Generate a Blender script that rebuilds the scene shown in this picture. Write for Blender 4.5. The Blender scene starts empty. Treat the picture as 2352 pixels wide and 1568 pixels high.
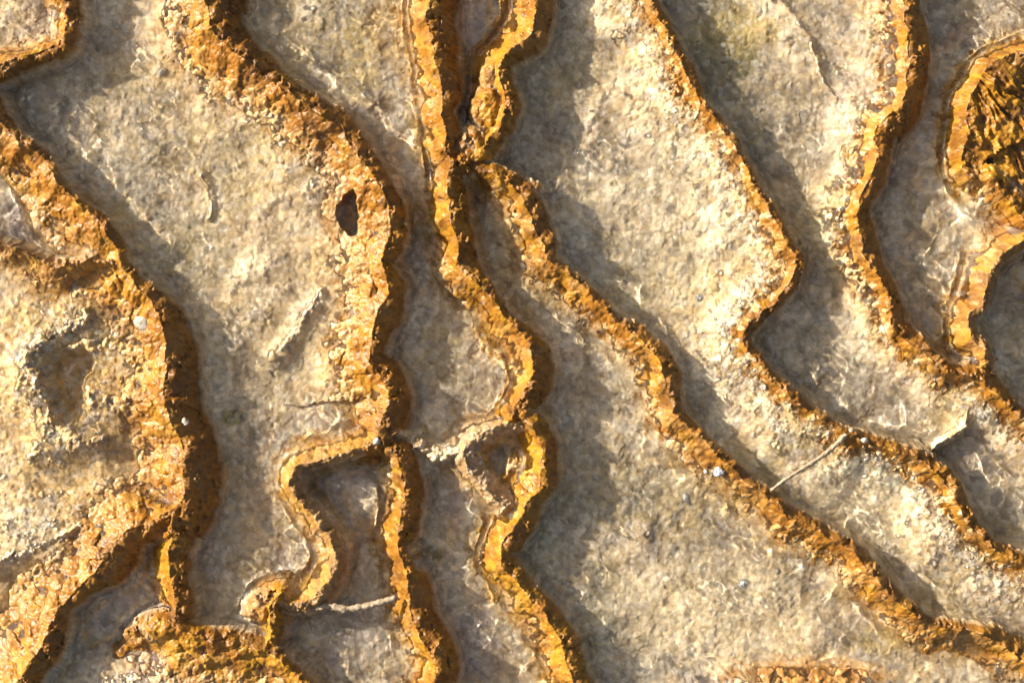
import bpy, math, random
import numpy as np

# ------------------------------------------------------------------ camera, sky, sun, exposure
S = bpy.context.scene
COL = S.collection
W, H = 2352.0, 1568.0            # the picture measured in millimetres at crest height
cam_d = bpy.data.cameras.new("camera")
cam = bpy.data.objects.new("camera", cam_d)
COL.objects.link(cam)
CAM_Z = 5.0
cam.location = (0, 0, CAM_Z)
cam_d.sensor_width = 36.0
cam_d.angle = 2 * math.atan(W / 2000.0 / CAM_Z)
cam_d.clip_end = 200.0
S.camera = cam

SUN_ELEV = math.radians(25)
SHX, SHY = 0.92, -0.392            # shadows run right and a little down
world = bpy.data.worlds.new("World")
S.world = world
world.use_nodes = True
nt = world.node_tree
bg = nt.nodes["Background"]
sky = nt.nodes.new("ShaderNodeTexSky")
sky.sky_type = 'NISHITA'
sky.sun_disc = False
sky.dust_density = 4.0
sky.sun_elevation = SUN_ELEV
sky.sun_rotation = math.atan2(-SHX, -SHY)
hs = nt.nodes.new("ShaderNodeHueSaturation"); hs.inputs["Saturation"].default_value = 0.6
nt.links.new(sky.outputs[0], hs.inputs["Color"]); nt.links.new(hs.outputs[0], bg.inputs[0])
bg.inputs[1].default_value = 0.07

sun_d = bpy.data.lights.new("sun", 'SUN')
sun_d.energy = 5.0
sun_d.angle = math.radians(0.8)
sun_d.color = (1.0, 0.89, 0.73)
sun = bpy.data.objects.new("sun", sun_d)
COL.objects.link(sun)
from mathutils import Vector
ce = math.cos(SUN_ELEV)
sun.rotation_euler = Vector((SHX * ce, SHY * ce, -math.sin(SUN_ELEV))).to_track_quat('-Z', 'Y').to_euler()
sun.location = (-3, 2, 3)

S.view_settings.view_transform = 'Standard'
S.view_settings.look = 'None'
S.view_settings.exposure = 1.36
S.view_settings.gamma = 1.0
S.cycles.max_bounces = 8
S.cycles.transparent_max_bounces = 8

# ------------------------------------------------------------------ numpy noise
def lattice(seed, n=256):
    return np.random.default_rng(seed).random((n, n)).astype(np.float32)
def vnoise(x, y, s, seed):
    """smooth value noise, feature size s (mm), 0..1"""
    L = lattice(seed)
    x = x / s + 1000.37; y = y / s + 1000.71
    xi = np.floor(x).astype(np.int64); yi = np.floor(y).astype(np.int64)
    fx = (x - xi).astype(np.float32); fy = (y - yi).astype(np.float32)
    fx = fx * fx * fx * (fx * (fx * 6 - 15) + 10); fy = fy * fy * fy * (fy * (fy * 6 - 15) + 10)
    x0 = xi & 255; x1 = (xi + 1) & 255; y0 = yi & 255; y1 = (yi + 1) & 255
    return (L[y0, x0] * (1 - fx) + L[y0, x1] * fx) * (1 - fy) + (L[y1, x0] * (1 - fx) + L[y1, x1] * fx) * fy
def fbm(x, y, s, seed, o=4, g=0.5):
    t = 0; a = 1.0; n = 0
    for k in range(o):
        t = t + a * vnoise(x, y, s / (2 ** k), seed + 17 * k); n += a; a *= g
    return t / n
def voro(x, y, s, seed):
    """jittered-grid Voronoi: nearest distance, second distance, cell random (3)"""
    r = np.random.default_rng(seed)
    J = r.random((256, 256, 2)).astype(np.float32); R = r.random((256, 256, 3)).astype(np.float32)
    x = x / s + 1000.0; y = y / s + 1000.0
    xi = np.floor(x).astype(np.int64); yi = np.floor(y).astype(np.int64)
    f1 = np.full(x.shape, 9.0, np.float32); f2 = f1.copy(); cid = np.zeros(x.shape + (2,), np.int64)
    for dj in (-1, 0, 1):
        for di in (-1, 0, 1):
            cx = xi + di; cy = yi + dj
            j = J[cy & 255, cx & 255]
            d = np.hypot(cx + j[..., 0] - x, cy + j[..., 1] - y).astype(np.float32)
            m = d < f1
            f2 = np.where(m, f1, np.minimum(f2, d)); f1 = np.where(m, d, f1)
            cid[..., 0] = np.where(m, cx & 255, cid[..., 0]); cid[..., 1] = np.where(m, cy & 255, cid[..., 1])
    return f1, f2, R[cid[..., 1], cid[..., 0]]
def sst(a, b, t):
    u = np.clip((t - a) / (b - a), 0, 1)
    return u * u * (3 - 2 * u)

# ------------------------------------------------------------------ the ridges (crest lines, mm; third number: width of the steep face)
# steep face lies on the right hand of a line that is drawn downwards
RG = []
def ridge(label, pts, wo=45, wg=160, h=75, top=0, fall=None, orange=1.0, group=None, name='travertine_ridge', cliff=1.0, gold=0.0, taper=(0, 0)):
    RG.append(dict(label=label, pts=np.array(pts, float), wo=wo, wg=wg, h=h, top=top, fall=fall, orange=orange, group=group,
                   name=name, cliff=cliff, gold=gold, taper=taper))

ridge('rounded rusty rim of a pale basin cut off by the top left corner',
      [(140,-300,32),(135,-40,32),(150,20,32),(152,60,30),(138,95,32),(100,115,32),(50,130,34),(0,150,40),(-60,165,40),(-300,200,40)],
      wo=26, wg=70, h=72)
ridge('thickest ochre ridge down the left, wide shaded face, white lump on its crest',
      [(-300,-60,30),(-60,190,30),(0,282,25),(40,318,20),(85,343,16),(115,380,16),(140,428,16),(175,468,18),(220,503,20),(250,538,22),(270,573,22),
       (275,608,22),(310,643,24),(345,685,34),(362,730,52),(375,775,60),(384,840,72),(374,900,86),(395,965,74),(418,1020,75),
       (415,1065,88),(420,1125,80),(408,1180,78),(396,1225,66)],
      wo=76, wg=240, h=80)
ridge('broad orange ridge curving down into the bottom left corner',
      [(415,1165,60),(345,1200,50),(300,1214,46),(262,1250,58),(235,1300,55),(188,1340,38),(144,1390,28),(115,1440,40),(90,1490,48),(60,1530,45),(15,1600,45),(-150,1850,45)],
      wo=84, wg=220, h=78)
ridge('short golden trunk dropping from the thickest ridge to an orange mound',
      [(408,1190,60),(398,1240,52),(394,1290,46),(400,1340,40),(410,1385,36),(410,1430,36)],
      wo=44, wg=110, h=74, gold=0.35)
ridge('lumpy orange mound at the bottom edge under the golden trunk',
      [(262,1500,20),(290,1470,24),(330,1440,26),(390,1428,28),(437,1450,30),(504,1470,28),(575,1484,28),(632,1502,22),(668,1540,20),(720,1605,22),(900,1850,22)],
      wo=80, wg=280, h=68, gold=0.35, taper=(170, 0))
ridge('small orange lip below a shaded violet pool at the left edge',
      [(-300,470,12),(-40,542,12),(0,562,12),(60,586,12),(110,607,12),(160,610,12),(210,603,12),(255,604,12)],
      wo=42, wg=110, h=62, top=-6, orange=0.85)
ridge('cream gravelly hooked ridge without orange, inside the left basin',
      [(215,718,26),(140,757,30),(72,798,28),(50,830,26),(74,882,26),(95,930,26),(112,965,26),(150,1000,24),(200,1018,22),(270,1015,20)],
      wo=45, wg=120, h=44, top=-28, orange=0.0, taper=(30, 50))
ridge('long ochre ridge from the top edge, with a dark hole through its crest',
      [(440,-300,90),(472,-40,90),(474,0,88),(484,57,76),(521,107,62),(571,151,52),(632,196,40),(688,230,38),(726,258,38),(783,292,36),(812,335,38),
       (842,378,32),(868,425,32),(888,470,36),(896,520,38),(888,570,36),(876,604,28),(884,632,30),(890,672,44),(870,712,58),(858,756,46),
       (852,790,38),(846,830,52),(868,868,54),(890,902,52),(882,935,64),(872,970,68),(864,1004,60),(850,1028,44)],
      wo=62, wg=330, h=80)
ridge('thin orange and cream hook ridge curling round a shaded inner pool',
      [(900,1000,20),(860,1014,20),(815,1032,18),(760,1047,18),(712,1060,18),(680,1076,18),(672,1105,22),(684,1140,24),(722,1183,24),(757,1240,26),
       (764,1290,28),(748,1340,30),(708,1380,28),(660,1388,24),(622,1376,26)],
      wo=34, wg=80, h=66, orange=0.8, gold=0.3)
ridge('knobbly golden spur joining the hook ridge to the bottom mound',
      [(640,1370,26),(620,1395,30),(618,1425,34),(618,1455,34),(600,1500,30)], wo=34, wg=52, h=66, gold=0.6)
ridge('wavy orange ridge running to the bottom edge beside the hook',
      [(870,990,50),(892,1030,44),(914,1058,46),(922,1092,46),(925,1142,48),(922,1193,46),(914,1230,46),(915,1262,24),(928,1290,24),(932,1327,46),
       (942,1377,54),(952,1428,62),(976,1478,62),(996,1529,56),(985,1600,50),(960,1850,50)],
      wo=34, wg=92, h=76, gold=0.2)
ridge('central orange ridge from the top edge, first of the pair that meets below the middle',
      [(980,-300,70),(983,-20,70),(981,40,68),(990,100,62),(1008,160,52),(1015,215,48),(1012,258,32),(1022,300,38),(1018,336,42),(1034,370,34),
       (1024,405,44),(1030,454,44),(1036,504,46),(1050,551,44),(1052,601,48),(1083,650,36),(1134,685,20),(1172,732,20),(1202,771,28),
       (1219,812,44),(1226,853,50),(1214,890,52),(1188,925,46),(1182,956,42)],
      wo=44, wg=110, h=80, gold=0.2)
ridge('gold tinted ridge below the ring pool, running to the bottom edge',
      [(1182,950,34),(1208,968,32),(1232,1000,38),(1246,1040,42),(1248,1080,40),(1240,1112,36),(1208,1150,36),(1192,1196,40),(1166,1236,42),
       (1148,1266,30),(1160,1300,28),(1196,1340,28),(1234,1388,30),(1264,1430,36),(1286,1475,44),(1300,1520,42),(1318,1568,40),(1430,1850,40)],
      wo=46, wg=105, h=76, gold=0.55)
ridge('pale crusty arc closing the left side of the ring pool',
      [(1195,962,26),(1150,978,26),(1105,998,26),(1070,1022,26),(1068,1058,26),(1092,1094,26),(1122,1130,26),(1160,1165,26)],
      wo=40, wg=80, h=62, top=-12, orange=0.45)
ridge('low cream bar of crust between the hook pools and the ring pool',
      [(955,1028,26),(985,1040,24),(1020,1048,24),(1060,1036,24)], wo=30, wg=40, h=50, top=-22, orange=0.1)
ridge('curled glowing ridge at the top centre, beside a dark slot',
      [(1228,-300,46),(1230,-20,46),(1234,34,42),(1212,80,44),(1172,116,38),(1150,150,34),(1150,196,34),(1156,235,38),(1146,285,36),(1118,325,36),(1092,352,36),(1060,372,30)],
      wo=68, wg=108, h=78, gold=0.35)
ridge('longest rust edged ridge, from the centre slot diagonally to the bottom right corner',
      [(1060,360,30),(1100,386,26),(1150,404,30),(1196,440,36),(1212,478,44),(1226,521,46),(1246,560,30),(1254,596,24),(1295,626,20),(1345,664,18),
       (1378,697,18),(1410,729,18),(1445,758,26),(1482,792,28),(1512,828,32),(1526,872,38),(1538,915,34),(1562,962,26),(1596,996,22),
       (1640,1034,20),(1688,1076,22),(1726,1112,24),(1772,1146,22),(1812,1182,26),(1868,1213,28),(1920,1244,26),(1962,1276,28),
       (1990,1312,30),(2034,1350,26),(2068,1385,28),(2104,1418,24),(2150,1438,18),(2200,1441,20),(2251,1454,24),(2301,1476,32),(2335,1508,46),(2400,1570,50),(2600,1800,50)],
      wo=36, wg=150, h=76)
ridge('slim ridge with an S bend and a long cream slope on its left',
      [(1420,-300,20),(1475,-30,20),(1502,20,24),(1528,62,24),(1548,112,24),(1573,162,24),(1594,215,20),(1614,245,14),(1650,283,14),(1682,330,14),
       (1711,380,15),(1737,425,15),(1762,470,17),(1786,520,20),(1803,552,21),(1824,586,20),(1832,614,20),(1816,652,24),(1791,682,26),
       (1751,717,28),(1716,756,26),(1707,785,22),(1723,815,22),(1757,854,20),(1793,892,20),(1835,928,20),(1884,960,18),(1932,994,18),
       (1962,1008,18),(2015,1020,20),(2070,1037,22),(2120,1058,24),(2155,1086,26),(2180,1118,26),(2200,1163,26),(2230,1208,26),(2265,1243,25),
       (2310,1273,24),(2360,1298,24),(2600,1440,24)],
      wo=19, wg=360, h=78)
ridge('ridge with a shaded brown band from the top edge near the right, forking at its foot',
      [(2060,-300,45),(2078,-10,45),(2084,50,48),(2086,101,54),(2083,160,58),(2079,205,60),(2062,250,66),(2018,286,58),(2010,336,44),(2002,400,40),
       (1975,450,34),(1966,487,38),(1977,530,44),(1989,584,42),(2012,635,38),(2036,675,34),(2047,716,36),(2050,748,38),(2082,778,34),(2118,806,26),
       (2160,838,20),(2205,855,24),(2243,865,36),(2276,897,36),(2311,931,34),(2352,962,30),(2420,1010,30),(2650,1180,30)],
      wo=26, wg=230, h=78)
ridge('furrowed deep orange slope at the right edge with a pale rim on its left',
      [(2650,20,60),(2420,92,60),(2340,118,90),(2272,156,150),(2236,206,165),(2226,258,160),(2216,312,150),(2212,370,130),(2226,408,90),(2270,428,50),(2308,452,36),(2356,500,30),(2450,600,30),(2650,800,30)],
      wo=26, wg=75, h=76, fall=20, gold=0.3)
ridge('narrow pale fringed ridge by the right edge, ending in a gold knot',
      [(2650,420,24),(2420,515,24),(2356,550,24),(2303,582,22),(2276,608,20),(2266,652,20),(2254,702,22),(2226,724,24),(2229,768,24),(2250,798,24),(2262,838,24)],
      wo=32, wg=90, h=72, orange=0.9, gold=0.3)
ridge('low pinkish crust line crossing the right terrace', [(2238,905,10),(2234,950,12),(2212,985,12),(2180,1012,12),(2146,1040,10)],
      wo=18, wg=70, h=26, top=-44, orange=0.0, taper=(20, 10), name='crust_line')
ridge('faint crooked step on the upper right terrace', [(1800,-20,12),(1820,20,12),(1862,82,12),(1885,130,10),(1892,165,10),(1926,226,10),(1935,245,8)],
      wo=12, wg=60, h=20, top=-62, orange=0.0, taper=(0, 20), name='crust_line')
ridge('pale crooked step in the wide terrace right of the top centre', [(1418,40,10),(1432,90,12),(1440,160,14),(1456,212,12),(1480,256,10)],
      wo=12, wg=70, h=20, top=-68, orange=0.0, taper=(20, 20), name='crust_line')
ridge('short crooked crust step in the terrace left of the dark hole', [(448,385,14),(462,430,18),(470,465,18),(472,510,14)],
      wo=12, wg=40, h=22, top=-66, orange=0.0, taper=(15, 15), name='crust_line')
ridge('cracked pale crust bar running down left under the dark hole', [(748,650,20),(716,688,26),(688,724,30),(666,764,30),(645,800,26),(600,850,20)],
      wo=50, wg=150, h=24, top=-57, orange=0.0, taper=(20, 40), name='crust_line')
ridge('white crust welt along the upper side of the bottom left ridge', [(340,1148,16),(280,1172,16),(215,1196,16),(150,1228,16),(70,1262,16),(-40,1300,16),(-300,1400,16)],
      wo=20, wg=40, h=24, top=-44, orange=0.0, taper=(20, 0), name='crust_line')

# pits sunk into the rock: polygon, depth below crest height
PITS = [
    ([(772,468),(790,440),(812,428),(822,450),(826,500),(820,538),(800,540),(778,520),(768,496)], -135, 5),        # hole in the long ridge
    ([(-60,375),(0,398),(22,430),(34,470),(60,525),(110,572),(150,596),(110,598),(60,577),(0,553),(-60,530)], -92, 14),  # shaded violet pool
    ([(1104,1022),(1150,1020),(1172,1050),(1168,1085),(1148,1100),(1118,1078)], -84, 12),
    ([(95,828),(185,800),(218,838),(184,895),(190,955),(162,985),(128,950),(110,900)], -88, 26),  # ring pool
    ([(1060,-40),(1130,-40),(1120,60),(1090,110),(1074,150),(1074,210),(1066,262),(1056,262),(1062,200),(1062,120),(1056,40)], -84, 14), # slot
    ([(1074,420),(1090,430),(1100,500),(1130,580),(1180,660),(1230,720),(1215,728),(1150,660),(1110,600),(1090,520)], -84, 14),
    ([(704,1110),(720,1085),(800,1062),(850,1050),(872,1075),(870,1130),(850,1200),(810,1250),(790,1230),(770,1195),(735,1160)], -58, 22),
    ([(330,1290),(350,1300),(340,1380),(270,1420),(250,1470),(190,1500),(170,1440),(230,1390),(300,1350)], -90, 18),
    ([(2268,360),(2282,354),(2284,372),(2270,376)], -110, 8),
]

# ------------------------------------------------------------------ terrain grid (mm, picture axes: y grows downwards)
def axis(n):
    a = list(np.arange(-40, n + 41, 2.0)); st = 2.0
    lo, hi = a[0], a[-1]; L = []; R = []
    while hi < n + 30000:
        st = st * 1.05 if st < 14 else (st if hi < n + 700 else st * 1.25)
        hi += st; lo -= st; R.append(hi); L.append(lo)
    return np.array(L[::-1] + a + R)
gx = axis(W); gy = axis(H)
X, Y = np.meshgrid(gx, gy)
NY, NX = X.shape
inner = (X > -700) & (X < W + 700) & (Y > -700) & (Y < H + 700)

def spline(P, step=3.0):
    P = np.vstack([2 * P[0] - P[1], P, 2 * P[-1] - P[-2]]); out = []
    for i in range(1, len(P) - 2):
        p0, p1, p2, p3 = P[i - 1:i + 3]
        n = max(2, int(np.hypot(*(p2 - p1)[:2]) / step))
        t = np.linspace(0, 1, n, endpoint=False)[:, None]
        # centripetal-ish: plain Catmull-Rom is fine for evenly drawn points; limit tangents
        d = np.hypot(*(p2 - p1)[:2])
        def lim(v):
            l = np.hypot(*v[:2]); return v * min(1.0, d / max(l, 1e-6))
        m1 = lim((p2 - p0) / 2); m2 = lim((p3 - p1) / 2)
        out.append((2*t**3-3*t**2+1)*p1 + (t**3-2*t**2+t)*m1 + (-2*t**3+3*t**2)*p2 + (t**3-t**2)*m2)
    out.append(P[-2][None]); return np.vstack(out)

# signed distances on a coarse grid, then read bilinearly at noise-warped places
CG = 4.0; C0 = -760.0
cnx = int((W + 1520) / CG) + 1; cny = int((H + 1520) / CG) + 1
cxs = C0 + CG * np.arange(cnx); cys = C0 + CG * np.arange(cny)
CX, CY = np.meshgrid(cxs, cys)
CP = np.stack([CX.ravel(), CY.ravel()], 1)
def sdf(curve):
    C = curve[:, :2]
    T = np.gradient(C, axis=0); ln = np.hypot(T[:, 0], T[:, 1]); T /= ln[:, None]
    sd = np.empty(len(CP), np.float32); pr = np.empty(len(CP), np.float32)
    Cf = (C - [W/2, H/2]).astype(np.float32); c2 = (Cf ** 2).sum(1)
    for a in range(0, len(CP), 60000):
        q = CP[a:a + 60000]; qf = (q - [W/2, H/2]).astype(np.float32)
        k = np.argmin(c2[None] - 2 * qf @ Cf.T, 1)
        best = None
        for off in (-1, 0):
            i0 = np.clip(k + off, 0, len(C) - 2); A = C[i0]; B = C[i0 + 1]; AB = B - A
            t = np.clip(((q - A) * AB).sum(1) / np.maximum((AB ** 2).sum(1), 1e-9), 0, 1)
            Q = A + AB * t[:, None]; dd = np.hypot(*(q - Q).T)
            if best is None: best = dd; bp = i0 + t
            else:
                m = dd < best; best = np.where(m, dd, best); bp = np.where(m, i0 + t, bp)
        ii = np.clip(np.round(bp).astype(int), 0, len(C) - 1)
        cr = T[ii, 0] * (q - C[ii])[:, 1] - T[ii, 1] * (q - C[ii])[:, 0]
        sd[a:a + 60000] = np.where(cr < 0, best, -best); pr[a:a + 60000] = bp
    return sd.reshape(cny, cnx), pr.reshape(cny, cnx)
def samp(F, x, y):
    u = np.clip((x - C0) / CG, 0, cnx - 1.001); v = np.clip((y - C0) / CG, 0, cny - 1.001)
    i = u.astype(int); j = v.astype(int); fu = u - i; fv = v - j
    return (F[j, i]*(1-fu) + F[j, i+1]*fu)*(1-fv) + (F[j+1, i]*(1-fu) + F[j+1, i+1]*fu)*fv
def near(F, x, y):
    i = np.clip(np.round((x - C0) / CG), 0, cnx - 1).astype(int); j = np.clip(np.round((y - C0) / CG), 0, cny - 1).astype(int)
    return F[j, i]

wx = X + 16*(fbm(X, Y, 70, 1, 2) - .5) + 13*(fbm(X, Y, 24, 2, 4, .62) - .5)
wy = Y + 16*(fbm(X, Y, 70, 3, 2) - .5) + 13*(fbm(X, Y, 24, 4, 4, .62) - .5)
n_big = fbm(X, Y, 260, 5, 4); n_mid = fbm(X, Y, 60, 6, 4); n_fine = fbm(X, Y, 14, 7, 3)
f1, f2, rc = voro(X + .4*(wx-X), Y + .4*(wy-Y), 15.0, 11)
f1b, f2b, rcb = voro(X + .4*(wx-X), Y + .4*(wy-Y), 10.0, 12)
FLOOR = -92 + 30*(n_big - .5) + 14*(n_mid - .5)
for (ex, ey, rx, ry, a) in [(120,900,230,330,50),(620,560,150,360,28),(60,1250,300,120,40),(1500,1350,260,260,10),(2250,560,90,150,30),(1850,150,120,200,20),(760,1180,90,160,24),(60,40,120,120,40),(430,1570,230,90,95),(1120,1065,70,75,95),(1850,1590,230,60,75),(130,900,200,260,14)]:
    FLOOR = FLOOR + .6*a*np.exp(-((X-ex)/rx)**2 - ((Y-ey)/ry)**2)
Z = FLOOR.copy()
orange = np.zeros_like(Z); gold = np.zeros_like(Z); crust = np.zeros_like(Z); ochre = np.zeros_like(Z)
owner = np.full(Z.shape, -1); side = np.zeros(Z.shape, int); sdn = np.full(Z.shape, 1e9)
for r, g in enumerate(RG):
    cu = spline(g['pts']); sd, pr = sdf(cu)
    s = samp(sd, wx, wy); da = samp(np.abs(sd), wx, wy); s = np.where(da > 12, np.sign(near(sd, wx, wy))*da, s); p = near(pr, wx, wy)
    ws = np.interp(p, np.arange(len(cu)), cu[:, 2])
    arc = np.concatenate([[0], np.cumsum(np.hypot(*np.diff(cu[:, :2], axis=0).T))])
    al = np.interp(p, np.arange(len(cu)), arc)
    far = np.abs(s) > g['wg'] + 200
    # rise and fall of the crest, ends that fade out
    hh = g['h']; crest = g['top'] + 19*(vnoise(al, al*0 + 31*r, 55, 40 + r) - .5)*np.exp(-np.abs(s)/60)
    if g['taper'][0]: crest = crest - hh*(1 - sst(0, g['taper'][0], al))
    if g['taper'][1]: crest = crest - hh*(1 - sst(0, g['taper'][1], arc[-1] - al))
    t = np.maximum(-s, 0); q = np.maximum(s, 0)
    wo = g['wo']*(0.75 + 0.5*vnoise(al, al*0 + 7*r, 80, 70 + r))
    wg = 40 + (g['wg'] - 40)*sst(0, 150, np.minimum(al, arc[-1] - al)); u = np.clip(t/wg, 0, 1); gentle = crest - 0.3*hh*np.minimum(1.3*np.log1p(np.exp(np.minimum(t/wo*6 - 1.2, 30)))/6 - .0572, 1.0 + 0*t)*np.minimum(t/8, 1) - np.maximum(crest - FLOOR + 4 - 0.3*hh, 0)*(1 - (1 - u)**2)
    fall = np.minimum(0.86*hh, np.maximum(0.98*ws, 14))
    if g['fall']: fall = g['fall']
    v = q/ws
    steep = crest - fall*np.clip(v, 0, 1)**1.9 - np.maximum(crest - fall - FLOOR + 6, 0)*sst(0, 10, q - ws) - np.maximum(q - ws - 10, 0)*0.6
    prof = np.where(s < 0, gentle, steep)
    cap = (p <= .01) | (p >= len(cu) - 1.01)
    prof = np.where(cap, crest - (crest - FLOOR + 8)*sst(0, 1, np.abs(s)/60), prof)
    prof = np.where(far, -400, prof)
    sgn = np.where(s > 0, 1, 0)
    hi = prof > Z - 2
    o = np.where(s < 0, 1 - sst(0.5, 2.3, (t + 40*(n_mid - .5) + 26*(n_fine - .5) + 34*(rc[..., 0] - .5) + 30*(rcb[..., 0] - .5))/wo), 1 - sst(-2, 4, q - ws)) * g['orange']
    orange = np.where(hi & ~far, np.maximum(o, orange*0.0 + np.where(prof > Z + 3, 0, orange)), orange)
    oc = np.where(s < 0, 1 - sst(0.6, 3.4, (t + 50*(n_mid - .5))/wo), 0) * max(g['orange'], .15)
    ochre = np.where(hi & ~far, np.maximum(oc, np.where(prof > Z + 3, 0, ochre)), ochre)
    gold = np.where(hi & ~far & (o > .02), g['gold'], gold)
    c = np.where(s > 0, sst(-7, -2, q - ws)*(1 - sst(2, 7, q - ws)), 0)*(0.35 + 0.65*vnoise(al, al*0 + 3*r, 30, 90 + r))
    if g['orange'] < .3: c = np.maximum(c, 0.25*np.where(s < 0, 1 - sst(.6, 1.2, t/wo), 1.0*(q < ws)))
    crust = np.where(hi & ~far, np.maximum(c, np.where(prof > Z + 3, 0, crust)), crust)
    reg = np.where(s < 0, t/(wo*1.25), q/(ws + 8))
    own = (~far) & (reg < 1) & (prof > Z - 1)
    side = np.where(own, sgn, side)
    owner = np.where(own, r, np.where((prof > Z + 6) & ~far & (owner >= 0) & (reg >= 1), -1, owner))
    k = 5.0
    d = prof - Z
    Z = np.where(d > k, prof, np.where(d < -k, Z, Z + (d + k)**2/(4*k)))

def rid(p): return [r for r, g in enumerate(RG) if g['label'].startswith(p)][0]
for (ex, ey, rx, ry, tp, pre, om) in [(1088,345,52,60,-2,'curled glowing',1),(1125,250,42,60,-8,'curled glowing',1),(1140,170,36,50,-10,'curled glowing',.9),
        (1098,1004,34,26,-14,'pale crusty',.2),(1070,1050,30,40,-16,'pale crusty',.1),(592,1400,46,40,-10,'knobbly',.9),(640,1380,40,30,-12,'knobbly',.8),
        (380,1445,60,36,-4,'lumpy orange',1),(500,1500,120,40,-14,'lumpy orange',.9),(1215,440,34,36,-4,'longest',1),(1010,1048,40,18,-20,'low cream',.1)]:
    dd = np.hypot((X-ex)/rx, (Y-ey)/ry) + .5*(n_mid - .5) + .25*(n_fine - .5)
    zz = tp - 60*np.maximum(dd - .25, 0)**2 + 8*(n_mid - .5)
    m = (zz > Z) & (dd < 1.1)
    k_ = rid(pre); owner = np.where(m & (owner < 0), k_, owner); side = np.where(m & (owner == k_), 0, side)
    orange = np.where(m, np.maximum(orange*.6, om*(1 - sst(.7, 1.05, dd))), orange)
    Z = np.where(m, zz, Z)
rF = [r for r, g in enumerate(RG) if g['label'].startswith('furrowed')][0]
ff = 1 - sst(.6, 1.1, np.hypot((X - 2350)/125, (Y - 320)/140) + .3*(n_mid - .5))
lift = -20 + 16*(n_mid - .5)
owner = np.where((ff > .5) & (lift > Z), rF, owner); side = np.where((ff > .5) & (lift > Z), 1, side)
orange = np.maximum(orange, ff*(lift > Z - 4)); Z = np.where(ff > 0, np.maximum(Z, Z*(1-ff) + lift*ff), Z)
for (ex, ey, rx, ry, a) in [(150,470,70,60,.9),(90,400,60,60,.7),(1140,330,50,40,.8),(1190,1440,60,100,.6),(2310,250,90,150,.8),(2240,1520,120,60,.9),(1850,1560,190,26,.8),
        (460,1530,170,50,.5),(300,720,60,90,.6),(1190,450,50,60,.6),(830,60,60,80,.25),(930,1090,40,60,.4),(860,500,40,90,.9),(850,600,60,30,.6),(1110,60,60,60,.3),(768,485,46,80,.6)]:
    dd = ((X-ex)/rx)**2 + ((Y-ey)/ry)**2 + 2.2*(n_mid-.5) + .8*(n_fine-.5)
    orange = np.maximum(orange, (1 - sst(.4, 1.2, dd))*a*(Z > -70)*inner)
def poly_sd(P, x, y):
    P = np.array(P, float); d = np.full(x.shape, 1e9); ins = np.zeros(x.shape, bool)
    for a, b in zip(P, np.roll(P, -1, 0)):
        ab = b - a; t = np.clip(((x-a[0])*ab[0] + (y-a[1])*ab[1])/(ab @ ab), 0, 1)
        d = np.minimum(d, np.hypot(x-a[0]-ab[0]*t, y-a[1]-ab[1]*t))
        c = ((a[1] > y) != (b[1] > y)) & (x < (b[0]-a[0])*(y-a[1])/(b[1]-a[1] + 1e-12) + a[0]); ins ^= c
    return np.where(ins, -d, d)
pit = np.zeros_like(Z)
for P, dz, soft in PITS:
    P = np.array(P, float)
    bb = (X > P[:, 0].min()-60) & (X < P[:, 0].max()+60) & (Y > P[:, 1].min()-60) & (Y < P[:, 1].max()+60)
    sdp = poly_sd(P, wx[bb], wy[bb])
    m = 1 - sst(-soft, soft*0.4, sdp)
    Z[bb] = np.where(Z[bb] > dz + 10*(n_mid[bb]-.5), Z[bb]*(1-m) + (dz + 14*(n_mid[bb]-.5))*m, Z[bb])
    orange[bb] *= 1 - 0.85*sst(.75, 1, m); pit[bb] = np.maximum(pit[bb], m); ochre[bb] = np.maximum(ochre[bb]*(1 - sst(.75, 1, m)), .7*sst(.02, .3, m)*(1 - sst(.75, 1, m)))

# furrows on the deep orange slope at the right edge, and on the broad orange corner bottom right
rough = fbm(X, Y, 26, 21, 3, 0.5) - .5
fz = sst(2215, 2262, X)*sst(130, 190, Y)*(1 - sst(420, 470, Y))
ang = (X - 2200)*0.55 - (Y - 100)*0.83
fan = np.arctan2(Y - 120, X - 2190)*260 + 46*(fbm(X, Y, 60, 302, 3) - .5)                    # furrows spread like a fan from the pale rim
furrow = .6*vnoise(fan + 22*n_mid + 8*n_fine, np.hypot(X - 2190, Y - 120)*.22, 19, 300) + .4*vnoise(fan + 30*n_mid, np.hypot(X - 2190, Y - 120)*.4, 9, 301)
Z += fz*(16*(furrow - .5)*2 + 12*rough)

# granules, crumbs, fibres
gran = np.clip(1 - orange*0.8, 0, 1)
dome = np.clip(1 - f1*1.25, 0, 1)**0.7; domeb = np.clip(1 - f1b*1.25, 0, 1)**0.7
slopeband = sst(-72, -34, Z)                      # grains pile up towards the crests, the deep floor is smoother
Z += gran*(0.35 + 0.65*slopeband)*(7.0*dome*(0.1 + rc[..., 0]) + 5.0*domeb*(0.4 + rcb[..., 0])) * inner
fib = np.abs(fbm(X, Y, 11, 22, 3, .6) - .5)
Z += orange*(6*rough - 3*fib + 1.2*domeb)*inner
lump = sst(.54, .72, fbm(X, Y, 46, 23, 3))
Z += orange*lump*5*inner
g1, g2, grc = voro(wx, wy, 34.0, 13)
Z += orange*inner*(1 - .8*fz)*(12*np.clip(1 - g1*1.0, 0, 1)**1.2*(.4 + grc[..., 0]) - 3)
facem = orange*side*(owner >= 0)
Z += facem*inner*(1 - fz)*(11*sst(.5, .70, fbm(X, Y, 34, 24, 4, .6)) - 3)
lb = np.exp(-((X-120)/230)**2 - ((Y-900)/300)**2)
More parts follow.
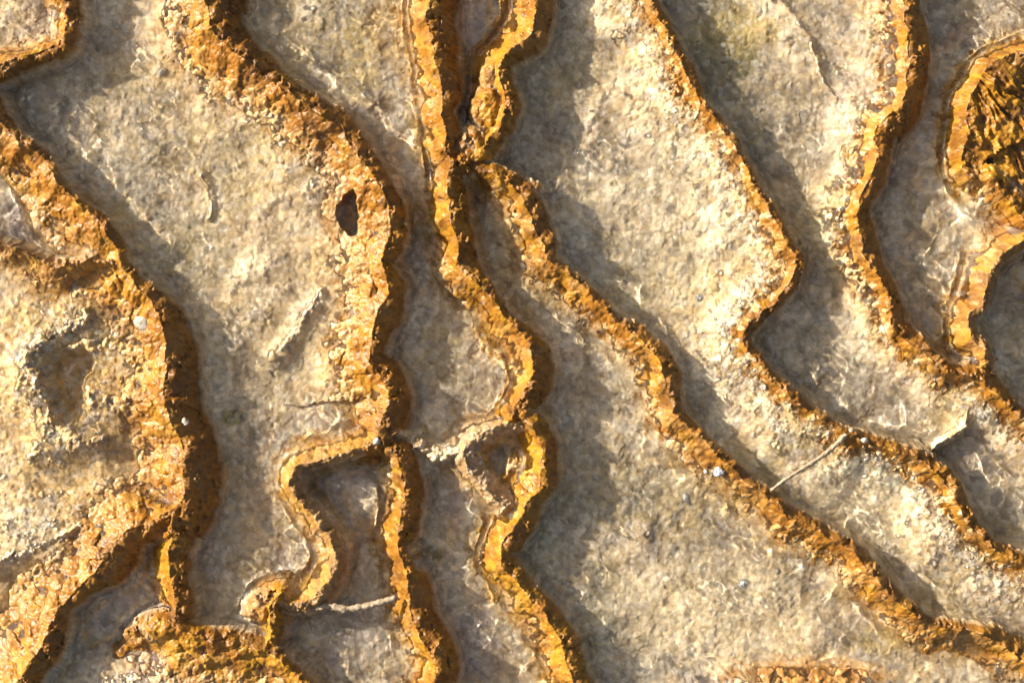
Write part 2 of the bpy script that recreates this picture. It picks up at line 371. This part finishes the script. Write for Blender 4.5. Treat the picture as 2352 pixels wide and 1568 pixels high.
Z += (1-orange)*(16*lb*(fbm(X, Y, 48, 25, 3) - .5)*2 + 10*(n_mid-.5) + 26*(1-slopeband)*(fbm(X, Y, 120, 26, 4, .55) - .5) + (2 + 3*slopeband)*rough)*inner

# a thin sheet that runs over the smoothed relief and fills its hollows
ux = np.arange(-716, W + 717, 4.0); uy = np.arange(-716, H + 717, 4.0)
U = Z[np.ix_(np.clip(np.searchsorted(gy, uy), 0, NY-1), np.clip(np.searchsorted(gx, ux), 0, NX-1))]
def blur(F, r):
    k = max(1, int(round(r/4)))
    for _ in range(3):
        for ax in (0, 1):
            n_ = F.shape[ax]; c = np.cumsum(np.insert(F, 0, 0, axis=ax), axis=ax)
            hi_ = np.minimum(np.arange(n_) + k + 1, n_); lo_ = np.maximum(np.arange(n_) - k, 0)
            d_ = (hi_ - lo_).reshape(-1, 1) if ax == 0 else (hi_ - lo_).reshape(1, -1)
            F = (np.take(c, hi_, axis=ax) - np.take(c, lo_, axis=ax))/d_
    return F
UO = orange[np.ix_(np.clip(np.searchsorted(gy, uy), 0, NY-1), np.clip(np.searchsorted(gx, ux), 0, NX-1))]
high = sst(-80, -48, blur(U, 30))
film = blur(np.maximum(blur(U, 16) + 9 - 3*high, blur(U, 60) + 11 - 38*high), 8) - 12*sst(.05, .8, blur(UO, 26)) + 7*(vnoise(ux[None, :] + 0*uy[:, None], uy[:, None] + 0*ux[None, :], 34, 505) - .5)
def film_at(x, y):
    fi = np.clip((x + 716)/4, 0, len(ux) - 1.001); fj = np.clip((y + 716)/4, 0, len(uy) - 1.001)
    i_ = fi.astype(int); j_ = fj.astype(int); fi = fi - i_; fj = fj - j_
    return (film[j_, i_]*(1-fi) + film[j_, i_+1]*fi)*(1-fj) + (film[j_+1, i_]*(1-fi) + film[j_+1, i_+1]*fi)*fj
soaked = sst(-2.5, 2.5, Z - film_at(X, Y))           # rock that stands clear of the water is soaked: darker and fuller in colour

# ------------------------------------------------------------------ colour of the rock (minerals, algae), with shade painted on steep faces and pools
def C3(r, g, b): return np.array([r, g, b], np.float32)
def mixc(a, b, m): return a + (b - a)*m[..., None]
cream = C3(.68,.535,.325); pale = C3(.82,.70,.51); grey = C3(.36,.305,.25); tan = C3(.50,.36,.21); yell = C3(.56,.43,.17)
olive = C3(.20,.18,.085); green = C3(.09,.095,.045); violet = C3(.36,.31,.29)
c_or = C3(.36,.160,.019); c_gold = C3(.48,.252,.018); c_br = C3(.14,.062,.010); c_tan = C3(.46,.285,.10); c_crust = C3(.62,.50,.33)
base = np.broadcast_to(cream, X.shape + (3,)).astype(np.float32)
base = mixc(base, grey, sst(.47, .62, fbm(X, Y, 110, 31, 5, .62))*.65)
base = mixc(base, C3(.40,.325,.27), sst(.52, .64, fbm(X, Y, 170, 36, 5, .6))*.4)
base = mixc(base, pale, sst(.48, .62, fbm(X, Y, 80, 32, 5, .6))*.9)
base = mixc(base, tan, sst(.52, .68, fbm(X, Y, 44, 33, 5, .6))*.7)
base = mixc(base, yell, sst(.54, .72, fbm(X, Y, 150, 34, 4, .55))*.4)
# deep parts of the pools carry a grey-olive film, darkened further for the shade there
deep = 1 - sst(-90, -52, Z)
base = mixc(base, C3(.27,.235,.18), deep*np.clip(-.08 + 1.1*n_mid, 0, .7))
for (ex, ey, rx, ry, c, a) in [(1670,110,90,130,olive,.75),(1745,330,60,46,green,.5),(1700,60,120,60,yell,.6),(500,770,38,40,green,.35),(525,960,34,22,C3(.14,.13,.02),.85),
        (960,520,30,60,olive,.7),(820,110,60,110,yell,.5),(870,60,50,90,C3(.5,.36,.16),.6),(40,720,70,40,C3(.36,.27,.06),.6),(150,1120,50,30,C3(.2,.16,.06),.6),
        (400,600,60,50,olive,.4),(930,1290,20,18,olive,.6),(985,1280,40,22,C3(.2,.15,.02),.75),(2050,1480,110,45,C3(.42,.31,.09),.6),(560,740,40,20,olive,.4),
        (1560,1150,200,120,yell,.25),(480,560,60,120,C3(.3,.26,.16),.5),(1340,620,60,140,C3(.36,.36,.34),.5),(120,860,60,60,C3(.42,.27,.12),.5),(640,480,60,90,tan,.4),
        (1450,1150,110,70,C3(.3,.26,.18),.5),(1380,1420,60,120,C3(.3,.27,.17),.5),(40,510,75,90,C3(.25,.21,.20),.9),(300,1420,140,90,violet,.7),(1090,1480,70,110,violet,.6),(820,1480,100,90,violet,.5),(1030,1150,50,60,violet,.6),(760,1130,80,60,violet,.5),(480,1290,40,60,violet,.5),  # the dark violet-grey patch on the left edge pool is painted shadow
        (1090,60,40,90,violet,.7),(1850,1550,210,38,C3(.62,.36,.14),.8),(330,760,60,80,c_tan,.4),(120,900,240,360,C3(.58,.405,.18),.8),(600,650,180,300,C3(.62,.48,.28),.35),(150,885,85,95,C3(.45,.285,.11),.65),(1640,1400,270,150,C3(.80,.67,.45),.55),(1540,480,200,230,C3(.78,.67,.47),.4),(2050,1180,190,110,C3(.80,.67,.44),.4),(1480,1120,70,60,C3(.30,.25,.17),.5)]:
    dd = ((X-ex)/rx)**2 + ((Y-ey)/ry)**2 + 1.5*(n_mid-.5)
    base = mixc(base, c, (1 - sst(.25, 1.25, dd))*a)
base = mixc(base, C3(.52,.35,.13), np.clip(ochre*(.75 + .8*(n_mid-.5) + .5*(rc[..., 2]-.5)), 0, .95))
# single grains differ in tint
tone = (rc[..., 0]*.6 + rcb[..., 0]*.4 - .5)
ga = (gran*(.45 + .55*slopeband))[..., None]
base = base*(1 + ga*tone[..., None]*1.75)
base = mixc(base, C3(.56,.42,.20), ga[..., 0]*(rc[..., 1] > .8)*.6)
base = mixc(base, C3(.42,.39,.36), ga[..., 0]*(rc[..., 1] < .18)*.6)
base = mixc(base, C3(.80,.76,.66), ga[..., 0]*(rcb[..., 2] > .82)*.6)
edge = 1 - sst(.02, .16, f2 - f1)
base = mixc(base, C3(.27,.20,.11), ga[..., 0]*edge*.8*(.3 + .7*sst(.4, .7, n_mid)))
orc = np.broadcast_to(c_or, X.shape + (3,)).astype(np.float32)
orc = mixc(orc, c_tan, sst(.48, .7, fbm(X, Y, 50, 41, 4))*.5)
orc = mixc(orc, c_br, sst(.50, .68, fbm(X, Y, 54, 42, 5, .6))*.7)
gm = np.clip(gold*1.2, 0, 1)
orc = mixc(orc, c_gold, np.clip(sst(.50 - .16*0, .68, fbm(X, Y, 42, 43, 4, .6) + .16*gm), 0, 1)*(.5 + .5*gm))
orc = mixc(orc, c_br*.7, sst(.10, .02, fib)*0 + sst(.62, .8, fbm(X, Y, 9, 44, 2))*.5)
orc = mixc(orc, c_gold, fz*sst(.55, .75, furrow)*.7); orc = mixc(orc, c_br, fz*(1 - sst(.25, .5, furrow))*.8)
orc = mixc(orc, C3(.15,.070,.013), side*.5*(owner >= 0)*(1 - fz))  # steep faces browned: algae tint plus their shade put into the colour
orc = orc*(1 + .35*(rcb[..., 0:1] - .5))
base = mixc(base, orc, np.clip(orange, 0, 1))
base = mixc(base, c_crust, np.clip(crust, 0, 1)*.85*(.6 + .8*(n_fine-.5)))
base = mixc(base, C3(.10,.085,.075), pit*sst(-80, -96, Z)*0.0)
base = base*(1 - soaked[..., None]*np.array([.32, .37, .42], np.float32))
base = np.clip(base, .008, .86)

# ------------------------------------------------------------------ materials
def mat(name):
    m = bpy.data.materials.new(name); m.use_nodes = True
    n = m.node_tree.nodes; return m, n, m.node_tree.links, n["Principled BSDF"]
def N(n, t, **k):
    o = n.new(t)
    for a, b in k.items():
        if a in o.inputs: o.inputs[a].default_value = b
        else: setattr(o, a, b)
    return o
rock, n, l, P = mat("wet_travertine")
at = N(n, "ShaderNodeVertexColor", layer_name="rock_colour")
tc = N(n, "ShaderNodeTexCoord")
nz = N(n, "ShaderNodeTexNoise", Scale=55.0, Detail=3.0); l.new(tc.outputs["Object"], nz.inputs["Vector"])
wv = N(n, "ShaderNodeVectorMath", operation='MULTIPLY_ADD'); wv.inputs[1].default_value = (.012,)*3
l.new(nz.outputs["Color"], wv.inputs[0]); l.new(tc.outputs["Object"], wv.inputs[2])
vo = N(n, "ShaderNodeTexVoronoi", Scale=105.0); l.new(wv.outputs[0], vo.inputs["Vector"])
fn = N(n, "ShaderNodeTexNoise", Scale=230.0, Detail=2.0); l.new(tc.outputs["Object"], fn.inputs["Vector"])
sep = N(n, "ShaderNodeSeparateColor"); l.new(vo.outputs["Color"], sep.inputs[0])
mr = N(n, "ShaderNodeMapRange"); l.new(sep.outputs[0], mr.inputs[0]); mr.inputs[3].default_value = .78; mr.inputs[4].default_value = 1.2
mr2 = N(n, "ShaderNodeMapRange"); l.new(fn.outputs[0], mr2.inputs[0]); mr2.inputs[1].default_value = .3; mr2.inputs[2].default_value = .7; mr2.inputs[3].default_value = .88; mr2.inputs[4].default_value = 1.1
mu = N(n, "ShaderNodeMath", operation='MULTIPLY'); l.new(mr.outputs[0], mu.inputs[0]); l.new(mr2.outputs[0], mu.inputs[1])
bpS = N(n, "ShaderNodeMath", operation='MULTIPLY'); bpS.inputs[1].default_value = .5
sc = N(n, "ShaderNodeVectorMath", operation='SCALE'); l.new(at.outputs[0], sc.inputs[0])
sp = N(n, "ShaderNodeTexNoise", Scale=120.0, Detail=2.0); l.new(wv.outputs[0], sp.inputs["Vector"])
spm = N(n, "ShaderNodeMapRange"); l.new(sp.outputs[0], spm.inputs[0]); spm.inputs[1].default_value = .30; spm.inputs[2].default_value = .40; spm.inputs[3].default_value = .5; spm.inputs[4].default_value = 1.0
mu3 = N(n, "ShaderNodeMath", operation='MULTIPLY'); l.new(mu.outputs[0], mu3.inputs[0]); l.new(spm.outputs[0], mu3.inputs[1])
mxf = N(n, "ShaderNodeMix"); l.new(at.outputs["Alpha"], mxf.inputs[0]); mxf.inputs[2].default_value = 1.0; l.new(mu3.outputs[0], mxf.inputs[3])
l.new(mxf.outputs[0], sc.inputs["Scale"]); l.new(at.outputs["Alpha"], bpS.inputs[0])
l.new(sc.outputs[0], P.inputs["Base Color"])
ad = N(n, "ShaderNodeMath", operation='MULTIPLY_ADD'); l.new(vo.outputs["Distance"], ad.inputs[0]); ad.inputs[1].default_value = -.8; l.new(fn.outputs[0], ad.inputs[2])
bp = N(n, "ShaderNodeBump", Strength=.35, Distance=.005); l.new(ad.outputs[0], bp.inputs["Height"]); l.new(bpS.outputs[0], bp.inputs["Strength"]); l.new(bp.outputs[0], P.inputs["Normal"])
P.inputs["Roughness"].default_value = .42
P.inputs["Specular IOR Level"].default_value = .3

# ------------------------------------------------------------------ mesh pieces cut out of the one relief
gxm = (gx - W/2)/1000; gym = (H/2 - gy)/1000
Zm = Z/1000
VX, VY = np.meshgrid(gxm, gym)
V = np.stack([VX, VY, Zm], -1).reshape(-1, 3)
dzy, dzx = np.gradient(Zm, gym, gxm)
NR = np.stack([-dzx, -dzy, np.ones_like(Zm)], -1); NR /= np.linalg.norm(NR, axis=-1, keepdims=True); NR = NR.reshape(-1, 3)
colr = np.concatenate([base, (np.clip(.25 + .75*slopeband, 0, 1)*(1 - .6*orange))[..., None].astype(np.float32)], -1).reshape(-1, 4).astype(np.float32)
idx = np.arange(NY*NX).reshape(NY, NX)
quads = np.stack([idx[:-1, :-1], idx[1:, :-1], idx[1:, 1:], idx[:-1, 1:]], -1).reshape(-1, 4)
# quiet the ownership map so that a ridge is one clean piece
def components(M):
    ids = np.zeros(M.shape, np.int64); par = []; val = []; size = []
    def find(a):
        while par[a] != a: par[a] = par[par[a]]; a = par[a]
        return a
    prev = []
    for j in range(M.shape[0]):
        row = M[j]; cut = np.flatnonzero(np.diff(row)) + 1
        st = np.concatenate([[0], cut]); en = np.concatenate([cut, [len(row)]]); cur = []; k = 0
        for a, b in zip(st.tolist(), en.tolist()):
            i = len(par); par.append(i); v = int(row[a]); val.append(v); size.append(b - a); ids[j, a:b] = i
            while k < len(prev) and prev[k][1] <= a: k += 1
            m = k
            while m < len(prev) and prev[m][0] < b:
                if prev[m][3] == v:
                    x = find(prev[m][2]); y = find(i)
                    if x != y: par[y] = x; size[x] += size[y]
                m += 1
            cur.append((a, b, i, v))
        prev = cur
    root = np.array([find(i) for i in range(len(par))]); return root[ids], val, size
def tidy(M, small_floor=2500):
    lab, val, size = components(M); M = M.copy()
    u = np.unique(lab); best = {}
    for c in u.tolist():
        if val[c] >= 0 and size[c] > size[best.get(val[c], c)] - 1: best[val[c]] = c
    bad = [c for c in u.tolist() if (val[c] >= 0 and best[val[c]] != c) or (val[c] < 0 and size[c] < small_floor)]
    isbad = np.isin(lab, bad)
    for _ in range(400):
        if not isbad.any(): break
        for ax, sh in ((0, 1), (0, -1), (1, 1), (1, -1)):
            nb = np.roll(M, sh, ax); nbb = np.roll(isbad, sh, ax); f = isbad & ~nbb
            M[f] = nb[f]; isbad &= ~f
    return M
Mo = owner[:-1, :-1].copy()
Mo = tidy(Mo); Mo = tidy(Mo)
Ms = np.where(Mo >= 0, Mo*2 + side[:-1, :-1], -1)
for r in range(len(RG)):                      # the face and the crest of each ridge, one clean piece each
    bb = np.argwhere(Mo == r)
    if len(bb) == 0: continue
    j0, i0 = bb.min(0); j1, i1 = bb.max(0) + 1
    sub = np.where(Mo[j0:j1, i0:i1] == r, side[:-1, :-1][j0:j1, i0:i1], -1)
    lab, val, size = components(sub); u = np.unique(lab); best = {}
    for c in u.tolist():
        if val[c] >= 0 and size[c] > size[best.get(val[c], c)] - 1: best[val[c]] = c
    for c in u.tolist():
        if val[c] >= 0 and best[val[c]] != c: sub[lab == c] = 1 - val[c]
    S_ = Ms[j0:j1, i0:i1]; m = Mo[j0:j1, i0:i1] == r; S_[m] = r*2 + sub[m]
qown = Mo.reshape(-1); qside = Ms.reshape(-1)

def piece(name, q, origin=None):
    u, inv = np.unique(q, return_inverse=True); inv = inv.reshape(-1, 4)
    co = V[u].copy()
    o = np.zeros(3) if origin is None else np.array(origin)
    me = bpy.data.meshes.new(name)
    me.vertices.add(len(u)); me.vertices.foreach_set("co", (co - o).astype(np.float32).ravel())
    me.loops.add(len(inv)*4); me.loops.foreach_set("vertex_index", inv.astype(np.int32).ravel())
    me.polygons.add(len(inv)); me.polygons.foreach_set("loop_start", (np.arange(len(inv))*4).astype(np.int32))
    me.polygons.foreach_set("use_smooth", np.ones(len(inv), bool))
    me.update(calc_edges=True)
    ca = me.color_attributes.new("rock_colour", 'FLOAT_COLOR', 'POINT'); ca.data.foreach_set("color", colr[u].ravel())
    me.normals_split_custom_set_from_vertices(NR[u])
    me.materials.append(rock)
    ob = bpy.data.objects.new(name, me); ob.location = o; COL.objects.link(ob); return ob
fl = piece("ground", quads[qown < 0]); fl["kind"] = "structure"
for r, g in enumerate(RG):
    q = quads[qown == r]
    if len(q) < 50: print("ridge without faces", g['label']); continue
    mid = V[q[:, 0]].mean(0); mid[2] = -0.08
    if g['orange'] >= .5:
        ob = bpy.data.objects.new(g['name'], None); ob.location = mid; ob.empty_display_size = .05; COL.objects.link(ob)
        for sd_, pn in ((0, 'crest'), (1, 'steep_face')):
            qq = quads[qside == r*2 + sd_]
            if len(qq) > 20:
                pc = piece(pn, qq, mid); pc.location = (0, 0, 0); pc.parent = ob
    else:
        ob = piece(g['name'], q, mid)
    ob["label"] = g['label']; ob["category"] = "ridge" if g['name'] == 'travertine_ridge' else "crust"
    ob["group"] = "ridges of the travertine terraces" if g['name'] == 'travertine_ridge' else "low crust steps on the terraces"

def zat(x, y):
    i = np.searchsorted(gx, x); j = np.searchsorted(gy, y); return Z[j, i]

# ------------------------------------------------------------------ water
wa, n, l, P = mat("spring_water")
out = n["Material Output"]; n.remove(P)
gl = N(n, "ShaderNodeBsdfGlass", IOR=1.33, Roughness=0.0); gl.inputs[0].default_value = (1, 1, .99, 1)
l.new(gl.outputs[0], out.inputs["Surface"])
wxs = np.concatenate([[-30000, -8000, -2500], np.arange(-700, -60, 20), np.arange(-60, W + 61, 3), np.arange(W + 80, W + 701, 20), [W+2500, W+8000, W+30000]])
wys = np.concatenate([[-30000, -8000, -2500], np.arange(-700, -60, 20), np.arange(-60, H + 61, 3), np.arange(H + 80, H + 701, 20), [H+2500, H+8000, H+30000]])
A, B = np.meshgrid(wxs, wys)
rif = np.zeros_like(A)
for (ex, ey, rx, ry) in [(625,75,22,45),(610,20,20,30),(205,440,22,50),(235,520,18,40),(130,340,25,25),(1075,1440,40,40),(1240,1300,22,60),(1280,1380,40,50),(1340,1470,40,60),
        (2290,1170,40,50),(2190,1310,60,60),(2240,1350,60,40),(2130,600,40,60),(2190,60,30,40),(870,340,25,50),(235,1440,60,50),(460,1360,15,40),(690,1530,30,50),
        (1015,1330,25,50),(1650,160,30,40),(2000,1270,60,40),(2310,760,40,80),(1960,1000,40,30),(1500,740,60,30),(1960,1090,40,30)]:
    rif = np.maximum(rif, np.exp(-((A-ex)/rx)**2 - ((B-ey)/ry)**2))
ra = A*.82 + B*.57; rb = -A*.57 + B*.82                     # wavelets drawn out along the flow
wz = film_at(A, B)
wz = wz + 2.0*(vnoise(ra, rb, 80, 501) - .5) + 1.3*(vnoise(ra*.7, rb, 38, 502) - .5) + (1.2 + 9*rif)*(vnoise(ra*.6, rb*1.1, 17, 503) - .5) + .55*(vnoise(ra, rb, 10, 504) - .5) + 5*sst(.70, .84, vnoise(ra*.5, rb, 45, 506))*(vnoise(ra*.5, rb*1.2, 10, 507) - .5)
vw = np.stack([(A - W/2)/1000, (H/2 - B)/1000, wz/1000], -1).reshape(-1, 3)
ii = np.arange(A.size).reshape(A.shape)
qw = np.stack([ii[:-1, :-1], ii[1:, :-1], ii[1:, 1:], ii[:-1, 1:]], -1).reshape(-1, 4)
me = bpy.data.meshes.new("water")
me.vertices.add(len(vw)); me.vertices.foreach_set("co", vw.astype(np.float32).ravel())
me.loops.add(qw.size); me.loops.foreach_set("vertex_index", qw.astype(np.int32).ravel())
me.polygons.add(len(qw)); me.polygons.foreach_set("loop_start", (np.arange(len(qw))*4).astype(np.int32)); me.update(calc_edges=True)
me.polygons.foreach_set("use_smooth", np.ones(len(qw), bool))
me.materials.append(wa)
wo_ = bpy.data.objects.new("water", me); COL.objects.link(wo_); wo_["kind"] = "structure"

# ------------------------------------------------------------------ small things: twigs, stones
def stone_mat(name, a, b, rough=.55, scale=140):
    m, n, l, P = mat(name)
    tc = N(n, "ShaderNodeTexCoord"); t = N(n, "ShaderNodeTexNoise", Scale=float(scale), Detail=4.0); l.new(tc.outputs["Object"], t.inputs["Vector"])
    cr = N(n, "ShaderNodeValToRGB"); cr.color_ramp.elements[0].color = a + (1,); cr.color_ramp.elements[1].color = b + (1,)
    cr.color_ramp.elements[0].position = .35; cr.color_ramp.elements[1].position = .65
    l.new(t.outputs[0], cr.inputs[0]); l.new(cr.outputs[0], P.inputs["Base Color"])
    b_ = N(n, "ShaderNodeBump", Strength=.5, Distance=.003); l.new(t.outputs[0], b_.inputs["Height"]); l.new(b_.outputs[0], P.inputs["Normal"])
    P.inputs["Roughness"].default_value = rough
    return m
M_twig = stone_mat("crusted_wood", (.17,.125,.08), (.33,.255,.165))
M_white = stone_mat("white_stone", (.27,.23,.18), (.46,.41,.34))
M_dark = stone_mat("slate_stone", (.16,.16,.18), (.50,.50,.52), .4)
M_grey = stone_mat("grey_stone", (.30,.30,.29), (.50,.49,.47), .4)
def twig(pts, r0, r1, label, seed):
    rng = np.random.default_rng(seed)
    C = spline(np.array(pts, float), 4.0); C3d = np.stack([(C[:, 0]-W/2)/1000, (H/2-C[:, 1])/1000, C[:, 2]/1000], 1)
    K = 12; n_ = len(C3d); vs = []; T = np.gradient(C3d, axis=0); T /= np.linalg.norm(T, axis=1)[:, None]
    for k in range(n_):
        a = np.cross(T[k], (0, 0, 1)); a /= np.linalg.norm(a); b = np.cross(a, T[k]); f = k/(n_-1)
        rr = (r0 + (r1-r0)*f)*(.62 + .5*vnoise(np.array([k*4.0]), np.array([seed*50.0]), 22, 600 + seed)[0] + .35*rng.random())*(0.35 if k in (0, n_-1) else 1)
        for j in range(K):
            w = 2*math.pi*j/K; q_ = rr*(.78 + .44*rng.random())/1000
            vs.append(C3d[k] + q_*(math.cos(w)*a + math.sin(w)*b))
    fs = [(k*K+j, k*K+(j+1) % K, (k+1)*K+(j+1) % K, (k+1)*K+j) for k in range(n_-1) for j in range(K)] + [tuple(range(K-1, -1, -1)), tuple((n_-1)*K+j for j in range(K))]
    o = C3d[n_//2]; me = bpy.data.meshes.new("twig"); me.from_pydata([tuple(v-o) for v in vs], [], fs)
    for p in me.polygons: p.use_smooth = True
    me.materials.append(M_twig); ob = bpy.data.objects.new("twig", me); ob.location = o; COL.objects.link(ob)
    ob["label"] = label; ob["category"] = "twig"; return ob
twig([(1770,1128,-8),(1800,1104,-2),(1840,1078,-2),(1885,1050,-4),(1920,1022,-4),(1945,996,0),(1962,984,2)], 4.0, 6.0, 'straight pale twig lying across the water between two ridges on the right', 1)
twig([(722,1398,-22),(752,1392,-14),(790,1399,-10),(830,1394,-8),(870,1385,-6),(912,1372,-4)], 8.5, 6.0, 'crusted twig bridging the gap below the hook ridge', 2)
def stone(x, y, rx, ry, rz, m, label, seed, dz=0.3, ang=False):
    import bmesh
    rng = np.random.default_rng(seed); bm = bmesh.new(); bmesh.ops.create_icosphere(bm, subdivisions=2 if ang else 3, radius=1)
    A_ = rng.normal(size=(9, 3)); A_ /= np.linalg.norm(A_, axis=1)[:, None]; lim_ = .62 + .3*rng.random(9)
    for v in bm.verts:
        c = np.array(v.co)
        for a, L_ in zip(A_, lim_):
            d_ = c @ a
            if d_ > L_: c = c - a*(d_-L_)*(1.0 if ang else .7)
        c = c*(1 + .06*rng.normal())
        v.co = (c[0]*rx/1000, c[1]*ry/1000, c[2]*rz/1000)
    me = bpy.data.meshes.new("stone"); bm.to_mesh(me); bm.free()
    for p in me.polygons: p.use_smooth = not ang
    me.materials.append(m); ob = bpy.data.objects.new("stone", me)
    ob.location = ((x-W/2)/1000, (H/2-y)/1000, (zat(x, y) + rz*dz)/1000); ob.rotation_euler = (0, 0, rng.random()*6)
    COL.objects.link(ob); ob["label"] = label; ob["category"] = "stone"; return ob
stone(1654, 1084, 17, 13, 10, M_dark, 'angular slate grey stone just left of the long rust edged ridge', 3, .5, True)
stone(1626, 1086, 6, 5, 4, M_dark, 'tiny dark chip beside the slate grey stone', 4, .5, True)
stone(1584, 1150, 15, 9, 7, M_grey, 'smooth pale grey pebble in the shallow water below the slate stone', 5, .6)
stone(1716, 1347, 11, 14, 8, M_grey, 'grey and white stone on the wide bottom terrace', 6, .6, True)
stone(1793, 1318, 9, 8, 6, M_white, 'round white pebble on granular crust left of the diagonal ridge', 7, .6)
stone(1985, 1011, 9, 7, 8, M_white, 'small white pebble on the slim ridge at the upper end of the straight twig', 8, .5)
stone(324, 740, 21, 18, 15, M_white, 'largest white stone lump, on top of the thick left ridge', 9, -.15)
stone(362, 157, 13, 9, 6, M_white, 'white oval pebble on grains near the upper end of the left terrace', 11, .6)
stone(1612, 682, 10, 8, 5, M_dark, 'small dark stone on the long cream slope of the slim ridge', 12, .4, True)
stone(867, 1012, 11, 9, 9, M_white, 'white lump on the foot of the ridge with the dark hole', 13, .1)
stone(425, 968, 8, 10, 6, M_white, 'little white lump in the shaded face of the thick left ridge', 14, .1)

# the sun bends through the rippled water and draws its light net on the rock
wo_.cycles.is_caustics_caster = True
sun_d.cycles.is_caustics_light = True
for o in bpy.data.objects:
    if o.type == 'MESH' and o is not wo_: o.cycles.is_caustics_receiver = True
